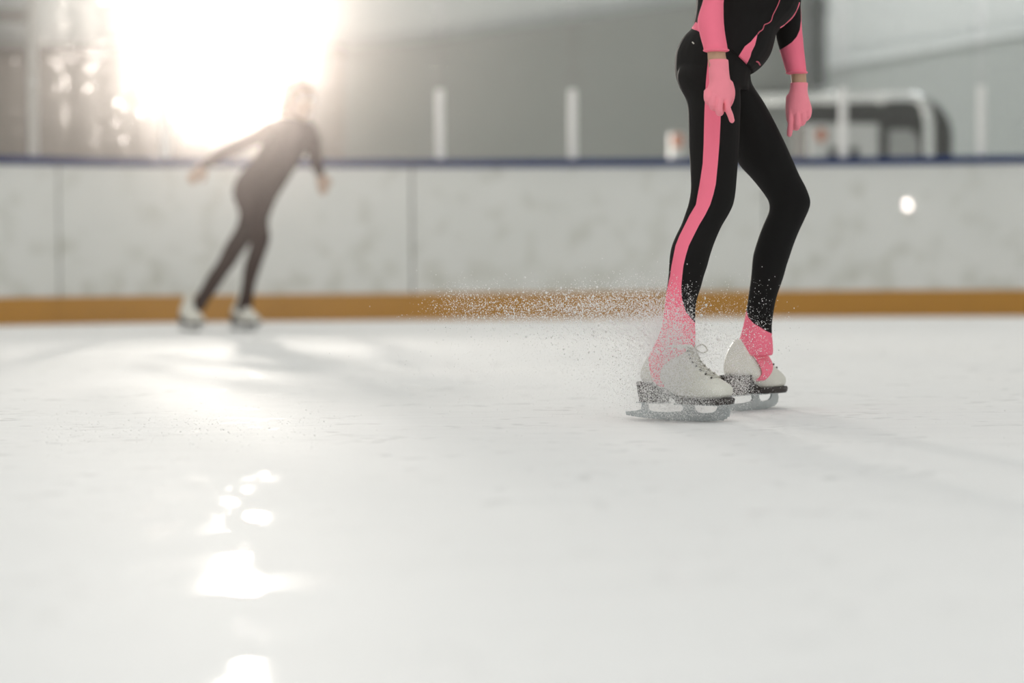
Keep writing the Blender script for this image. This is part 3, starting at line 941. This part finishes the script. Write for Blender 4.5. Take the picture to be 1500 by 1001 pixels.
lateral = P3[:, 1] < np.interp(P2[:, 1], [r[0] for r in rleg], [r[3] for r in rleg]) + 0.012
is_r = P3[:, 1] < np.interp(P2[:, 1], [80, 140, 300, 600], [5.895, 5.90, 5.92, 5.92])
low = P2[:, 1] > 468
dr = np.where(lateral, dn, np.where(low, (P2[:, 1] - 478) * m_px, -0.01))
# far leg: pink below a slanting line at the ankle
bl = np.interp(P2[:, 0], [1080, 1091, 1096, 1104, 1112.6, 1122, 1131, 1140], [430, 446, 465, 474, 479, 485, 489, 494])
dl = (P2[:, 1] - bl) * m_px
set_dye(leg, np.where(is_r & (P2[:, 1] > 84), dr, np.where((~is_r) & (P2[:, 1] > 400), dl, -0.01)))

# jacket with pink sleeves and side flashes
jac = fuse('jacket', [slant(torso), limb(rarm), limb(larm)], 0.0036, M['jacket'], near, smooth=3)
P3 = coords(jac); P2 = to_px(P3)
dye = np.full(len(P3), -0.01)
front = P3[:, 1] < D0 - 0.01
for poly in ([(1110, 48.8), (1108, 58), (1106, 66), (1101, 76), (1099, 83.6), (1094, 93.5), (1090, 102), (1076, 90), (1082, 82.5), (1091, 68), (1100, 61)], [(1003, 45), (1010, 46), (1019, 32), (1030, 40), (1034, 66), (1020, 60)]):
    dd = poly_sd(P2, poly) * m_px
    dye = np.where(front, np.maximum(dye, dd), dye)
in_r = (P3[:, 1] < np.interp(P2[:, 1], [-200, -100, -40, 0, 90], [5.70, 5.735, 5.725, 5.715, 5.70]))
dye = np.where(in_r, np.maximum(dye, np.minimum(0.01, (P2[:, 1] + 60) * m_px)), dye)
in_l = (P3[:, 1] > 5.93) & (P2[:, 0] > np.interp(P2[:, 1], [-40, 10, 50, 60, 115], [1180, 1160, 1136.5, 1130, 1130]))
bl = poly_sd(P2, [(1173, 8), (1173.4, 30), (1171.5, 44), (1167, 54), (1160, 62), (1152, 67.5), (1143, 73), (1130, 78), (1130, 130), (1200, 130), (1200, 0)]) * m_px
dye = np.where(in_l, np.maximum(dye, bl), dye)
set_dye(jac, dye)

# piping lines laid on the jacket's surface
bmj = bmesh.new(); bmj.from_mesh(jac.data)
bvh = BVHTree.FromBMesh(bmj)
O = Vector((0, 0, CAM_H))


def on_jacket(pts):
    out = []
    for x, y, *_ in catmull([(a, b, 0) for a, b in pts], 4):
        dv = (W(x, y, 5.0) - O).normalized()
        h = bvh.ray_cast(O, dv)
        if h[0] is not None:
            out.append(h[0] + h[1] * 0.0005)
    return out


for i, pts in enumerate(([(1150, -30), (1145, -10), (1142, 0), (1139, 8), (1136, 14), (1132, 22), (1129.5, 30), (1125, 34), (1119.5, 36.5), (1117, 43), (1112, 47), (1109.8, 50)],
                         [(1170.5, 4), (1168.5, 10), (1165, 18), (1160, 26), (1152, 33.5), (1143, 40)],
                         [(1108, 90), (1110.5, 91), (1113, 95)])):
    q = on_jacket(pts)
    if len(q) > 2:
        mk('piping', tube(q, [0.0021 if i else 0.0015] * len(q), n=6, sub=1), M['pink'] if i == 1 else M['piping'], jac)
bmj.free()
# logo dot on the hip
bml = bmesh.new(); bml.from_mesh(leg.data); bvh = BVHTree.FromBMesh(bml)
q = on_jacket([(1014.5, 62), (1015.5, 63), (1016.5, 64)])
if len(q) > 2:
    mk('logo', tube(q, [0.0018] * len(q), n=6, sub=1), M['lace'], leg)
bml.free()
# raised rims where the sleeves end
for arm in (rarm, larm):
    y, xl_, xr_, d, hd = arm[-1]
    a, b = W(xl_ - .3, y - 2.6, d), W(xr_ + .3, y - 2.6, d)
    c = (a + b) / 2; u = (b - a) / 2
    rg = [c + u * math.cos(t) + Vector((0, hd + .001, 0)) * math.sin(t) for t in np.linspace(0, 2 * PI, 29)]
    mk('cuff', tube(rg, [0.0022] * len(rg), n=8, sub=1), M['pink'], jac)

g1 = fuse('glove', [limb(rpalm)] + rf, 0.0016, M['glove'], near, smooth=2)
g1['label'] = 'pink knit glove on the nearer hand'
g2 = fuse('glove', [limb(lpalm)] + lf, 0.0016, M['glove'], near, smooth=2)
g2['label'] = 'pink knit glove on the farther hand'

make_skate(near, (0.2722, 5.79), (0.4995, 5.63))
make_skate(near, (0.5110, 5.985), (0.6830, 6.215), strap=0.035)

# ------------------------------------------------------------------ the far skater, out of focus
far = empty('person', W(320, 485, 14.25)); far.location.z = 0
tag(far, 'person in a dark one-piece suit and white skates, arms spread, before the bright glare', 'person')
DF = 14.22
ft = [(172, 408, 442, DF, .055), (178, 396, 450, DF, .085), (186, 386, 456, DF, .11), (198, 384, 458, DF, .12), (214, 382, 452, DF, .12), (228, 373, 446, DF, .115), (240, 364, 437.5, DF, .115), (252, 353, 430, DF, .125), (266, 344, 421.5, DF, .14), (281, 341, 412, DF, .15), (293, 343, 405, DF, .15), (309, 349, 398, DF, .14), (320, 350, 394, DF, .12), (335, 346, 393, DF, .09)]
fl = [(315, 351, 375, DF + .07, .07), (335, 345, 373, DF + .07, .075), (357, 331, 365, DF + .08, .072), (372, 324, 354, DF + .08, .065), (387, 316, 345, DF + .07, .056), (405, 304, 331.5, DF + .06, .055), (427, 292, 317, DF + .04, .048), (441, 282, 306.5, DF + .02, .040), (456, 277, 298, DF, .038)]
fr = [(315, 366, 393, DF - .07, .07), (332, 365, 393.5, DF - .07, .075), (345, 365, 395.5, DF - .08, .07), (357, 366, 394, DF - .08, .064), (373, 362.5, 388.5, DF - .08, .055), (392, 357, 382, DF - .07, .052), (412, 354.5, 375.5, DF - .06, .046), (431, 352, 371.3, DF - .05, .040), (447, 347, 370, DF - .04, .040), (458, 347, 369, DF - .04, .038)]
fa1 = [W(398, 188, DF - .06), W(378, 200, DF - .10), W(350, 213.5, DF - .14), W(320, 229, DF - .16), W(299, 244, DF - .18)]
fa2 = [W(450, 188, DF + .03), W(457.5, 204, DF + .02), W(460, 222, DF - .02), W(464, 240, DF - .08), W(470, 257, DF - .14)]
ra1 = [.052, .046, .041, .036, .026]; ra2 = [.050, .045, .041, .036, .027]


def far_hand(wr, dirv, side):
    dirv = dirv.normalized(); side = side.normalized(); nrm = dirv.cross(side)
    p = [tube([wr - dirv * .02, wr + dirv * .03, wr + dirv * .075], [.024, .034, .036], n=12, flat=0.6)]
    for i, (s, l) in enumerate(((-.026, .05), (-.009, .066), (.009, .07), (.026, .062))):
        b = wr + dirv * .07 + side * s
        p.append(tube([b, b + dirv * l * .5 + nrm * .006, b + dirv * l * .85 + nrm * .022], [.0095, .009, .0075], n=8))
    p.append(tube([wr + dirv * .015 + side * .028, wr + dirv * .045 + side * .052, wr + dirv * .075 + side * .056], [.011, .0105, .009], n=8))
    return p


fh1 = far_hand(fa1[-1], W(282, 262, DF - .2) - fa1[-1], Vector((.7, -.1, -.7)))
fh2 = far_hand(fa2[-1], W(475, 280, DF - .18) - fa2[-1], Vector((.8, -.5, .2)))
fhc = W(438, 147, DF)
fs, fe, PF, RF = head_parts(fhc, Vector((0.55, -0.80, -0.10)), 1.04)
fneck = tube([W(424, 182, DF), W(430, 166, DF), fhc + Vector((0, 0.01, -.02))], [.058, .05, .05], n=14)
fb = fuse('body', [limb(ft, .006), limb(fl, .005), limb(fr, .005), tube(fa1, [r - .005 for r in ra1], n=14), tube(fa2, [r - .005 for r in ra2], n=14), fneck] + fs + fh1 + fh2, 0.0045, M['skin_pale'], far, smooth=2)
for e in fe:
    mk('eye', e, M['eye'], far)
fuse('hair', [ellipsoid(PF(-0.02, 0, 0.04), (.112, .102, .090), RF), ellipsoid(PF(-0.04, 0, -0.02), (.090, .108, .098), RF), ellipsoid(PF(-0.065, 0, -0.09), (.06, .094, .06), RF)], 0.006, M['hair'], far)
fuse('skating_suit', [limb(ft), limb(fl), limb(fr), tube(fa1, ra1, n=16), tube(fa2, ra2, n=16)], 0.006, M['suit'], far, smooth=3)


def foot(pr, dr, pt, dt):
    a, b = W(pr, 480, dr), W(pt, 480, dt)
    return (a.x, a.y), (b.x, b.y)


make_skate(far, *foot(262, 14.36, 294, 14.12), detail=False, stirrup=False, tall=True)
make_skate(far, *foot(335, 14.30, 379, 14.08), detail=False, stirrup=False, tall=True)


# ------------------------------------------------------------------ flying ice and crumbs on the ice
def crystals(name, C, r, label, cat, squash=1.0):
    n = len(C)
    base = np.array([(1, 0, 0), (-1, 0, 0), (0, 1, 0), (0, -1, 0), (0, 0, 1), (0, 0, -1)], float)
    fc = np.array([(0, 2, 4), (2, 1, 4), (1, 3, 4), (3, 0, 4), (2, 0, 5), (1, 2, 5), (3, 1, 5), (0, 3, 5)])
    s = rng.uniform(0.6, 1.4, (n, 1, 3)) * r[:, None, None]
    s[:, :, 2] *= squash
    a = rng.uniform(0, 2 * PI, n); ca, sa_ = np.cos(a), np.sin(a)
    V = base[None] * s
    x = V[:, :, 0] * ca[:, None] - V[:, :, 1] * sa_[:, None]
    y = V[:, :, 0] * sa_[:, None] + V[:, :, 1] * ca[:, None]
    V = np.stack([x, y, V[:, :, 2]], 2) + C[:, None, :]
    F = (fc[None] + (np.arange(n) * 6)[:, None, None]).reshape(-1, 3)
    me = bpy.data.meshes.new(name)
    me.vertices.add(n * 6); me.vertices.foreach_set('co', V.reshape(-1))
    me.loops.add(len(F) * 3); me.loops.foreach_set('vertex_index', F.reshape(-1).astype(np.int32))
    me.polygons.add(len(F)); me.polygons.foreach_set('loop_start', (np.arange(len(F)) * 3).astype(np.int32))
    me.update(calc_edges=True)
    me.materials.append(M['snow'])
    o = bpy.data.objects.new(name, me)
    COL.objects.link(o)
    return tag(o, label, cat, kind='stuff')


def WA(x, y, d):
    """vector form of W"""
    r = np.array(R3)
    v = np.stack([(x - 750) / FPX, (500.5 - y) / FPX, -np.ones_like(x)], 1) @ r.T
    return v * (d / v[:, 1])[:, None] + np.array([0, 0, CAM_H])


pieces, sizes = [], []


def spray(x, y, d, r):
    C = WA(x, y, d)
    ok = C[:, 2] > 0.003
    pieces.append(C[ok]); sizes.append(r[ok])


def rad(n, lo, hi, k=2.5):
    return lo + (hi - lo) * rng.random(n) ** k


n = 18000     # thick cloud round the nearer ankle
spray(rng.normal(985, 26, n), rng.normal(515, 34, n), rng.normal(5.61, .05, n), rad(n, .0005, .0015))
n = 12000      # over the boot, heel and blade
spray(rng.normal(968, 30, n), rng.normal(572, 24, n), rng.normal(5.60, .05, n), rad(n, .0004, .0012))
n = 3500      # over sole and toe
spray(rng.normal(1020, 28, n), rng.normal(592, 12, n), rng.normal(5.57, .03, n), rad(n, .0004, .0011))
n = 17000     # plume thrown back to the left
t = np.minimum(rng.exponential(105, n), 330 + rng.normal(0, 25, n))
spray(1000 - t, 478 - 0.10 * t + rng.normal(0, 1, n) * (30 - 0.04 * t), rng.normal(5.78, .09, n), rad(n, .0004, .0015))
n = 5000     # thin upper fringe of the plume
t = np.minimum(rng.exponential(150, n), 340 + rng.normal(0, 40, n))
spray(1015 - t, 453 + rng.normal(0, 17, n), rng.normal(5.80, .1, n), rad(n, .0004, .0019, 3))
for cx_, cy_, m_ in ((762, 462, 500), (835, 452, 600), (805, 440, 200), (880, 445, 500), (925, 440, 400)):   # puffs
    spray(rng.normal(cx_, 20, m_), rng.normal(cy_, 9, m_), rng.normal(5.78, .06, m_), rad(m_, .0005, .0018))
n = 11000      # mist low over the ice
t = rng.exponential(95, n)
spray(985 - t, 535 + rng.normal(0, 35, n), rng.normal(5.75, .08, n), rad(n, .0003, .0010))
n = 5200      # around the farther ankle and boot
spray(rng.normal(1068, 36, n), rng.normal(510, 40, n), rng.normal(5.78, .07, n), rad(n, .0004, .0014))
n = 2600
spray(rng.normal(1085, 12, n), rng.normal(562, 16, n), rng.normal(5.82, .03, n), rad(n, .0005, .0012))
n = 420       # a few bigger lumps
spray(rng.normal(930, 95, n), rng.normal(470, 34, n), rng.normal(5.76, .08, n), rad(n, .0012, .0042, 4))
crystals('ice_spray', np.concatenate(pieces), np.concatenate(sizes), 'white spray of ice crystals thrown up around the near skater’s skates'.replace('’', "'"), 'ice spray')

# shaved crumbs lying on the ice
n = 3000
yy = rng.uniform(2.0, 11.0, n) ** 1.0
xx = rng.uniform(-0.26, 0.26, n) * yy
r = rad(n, .0005, .0022, 3)
C = np.stack([xx, yy, r * 0.3], 1)
n2 = 800
t = rng.random(n2)
px_ = 60 + 420 * t + rng.normal(0, 10, n2); dy_ = 5.6 + rng.normal(0, .35, n2)
C2 = np.stack([(px_ - 750) / FPX * dy_, dy_, np.full(n2, .001)], 1)
r2 = rad(n2, .0005, .0024, 3)
C2[:, 2] = r2 * .3
keep = ~((np.abs(C[:, 0] - .45) < .35) & (np.abs(C[:, 1] - 5.9) < .5)); C, r = C[keep], r[keep]
keep = ~((np.abs(C[:, 0] + 1.7) < .6) & (np.abs(C[:, 1] - 14.2) < .6)); C, r = C[keep], r[keep]
crystals('ice_crumbs', np.concatenate([C, C2]), np.concatenate([r, r2]), 'white shaved ice crumbs scattered over the rink surface', 'ice crumbs', 0.35)

# ------------------------------------------------------------------ added glare haze and rendering look
w = bpy.data.worlds.new('glare_haze')
sc.world = w
w.use_nodes = True
nt = w.node_tree
nt.nodes['Background'].inputs['Color'].default_value = (0, 0, 0, 1)
nt.nodes['Background'].inputs['Strength'].default_value = 0
vs = nt.nodes.new('ShaderNodeVolumeScatter')  # haze added to imitate lens glare veiling the far skater
vs.inputs['Color'].default_value = (1.0, 0.92, 0.88, 1)
vs.inputs['Density'].default_value = 0.0022
vs.inputs['Anisotropy'].default_value = 0.97
nt.links.new(vs.outputs[0], nt.nodes['World Output'].inputs['Volume'])
w.cycles.homogeneous_volume = True

sc.view_settings.view_transform = 'Standard'
sc.view_settings.look = 'None'
sc.view_settings.gamma = 1.0
sc.view_settings.exposure = -0.52
sc.view_settings.use_curve_mapping = False
cy = sc.cycles
cy.use_denoising = True
cy.volume_bounces = 0
cy.max_bounces = 12
cy.diffuse_bounces = 8
cy.transparent_max_bounces = 24
cy.caustics_refractive = False
cy.caustics_reflective = False
cy.sample_clamp_indirect = 6.0
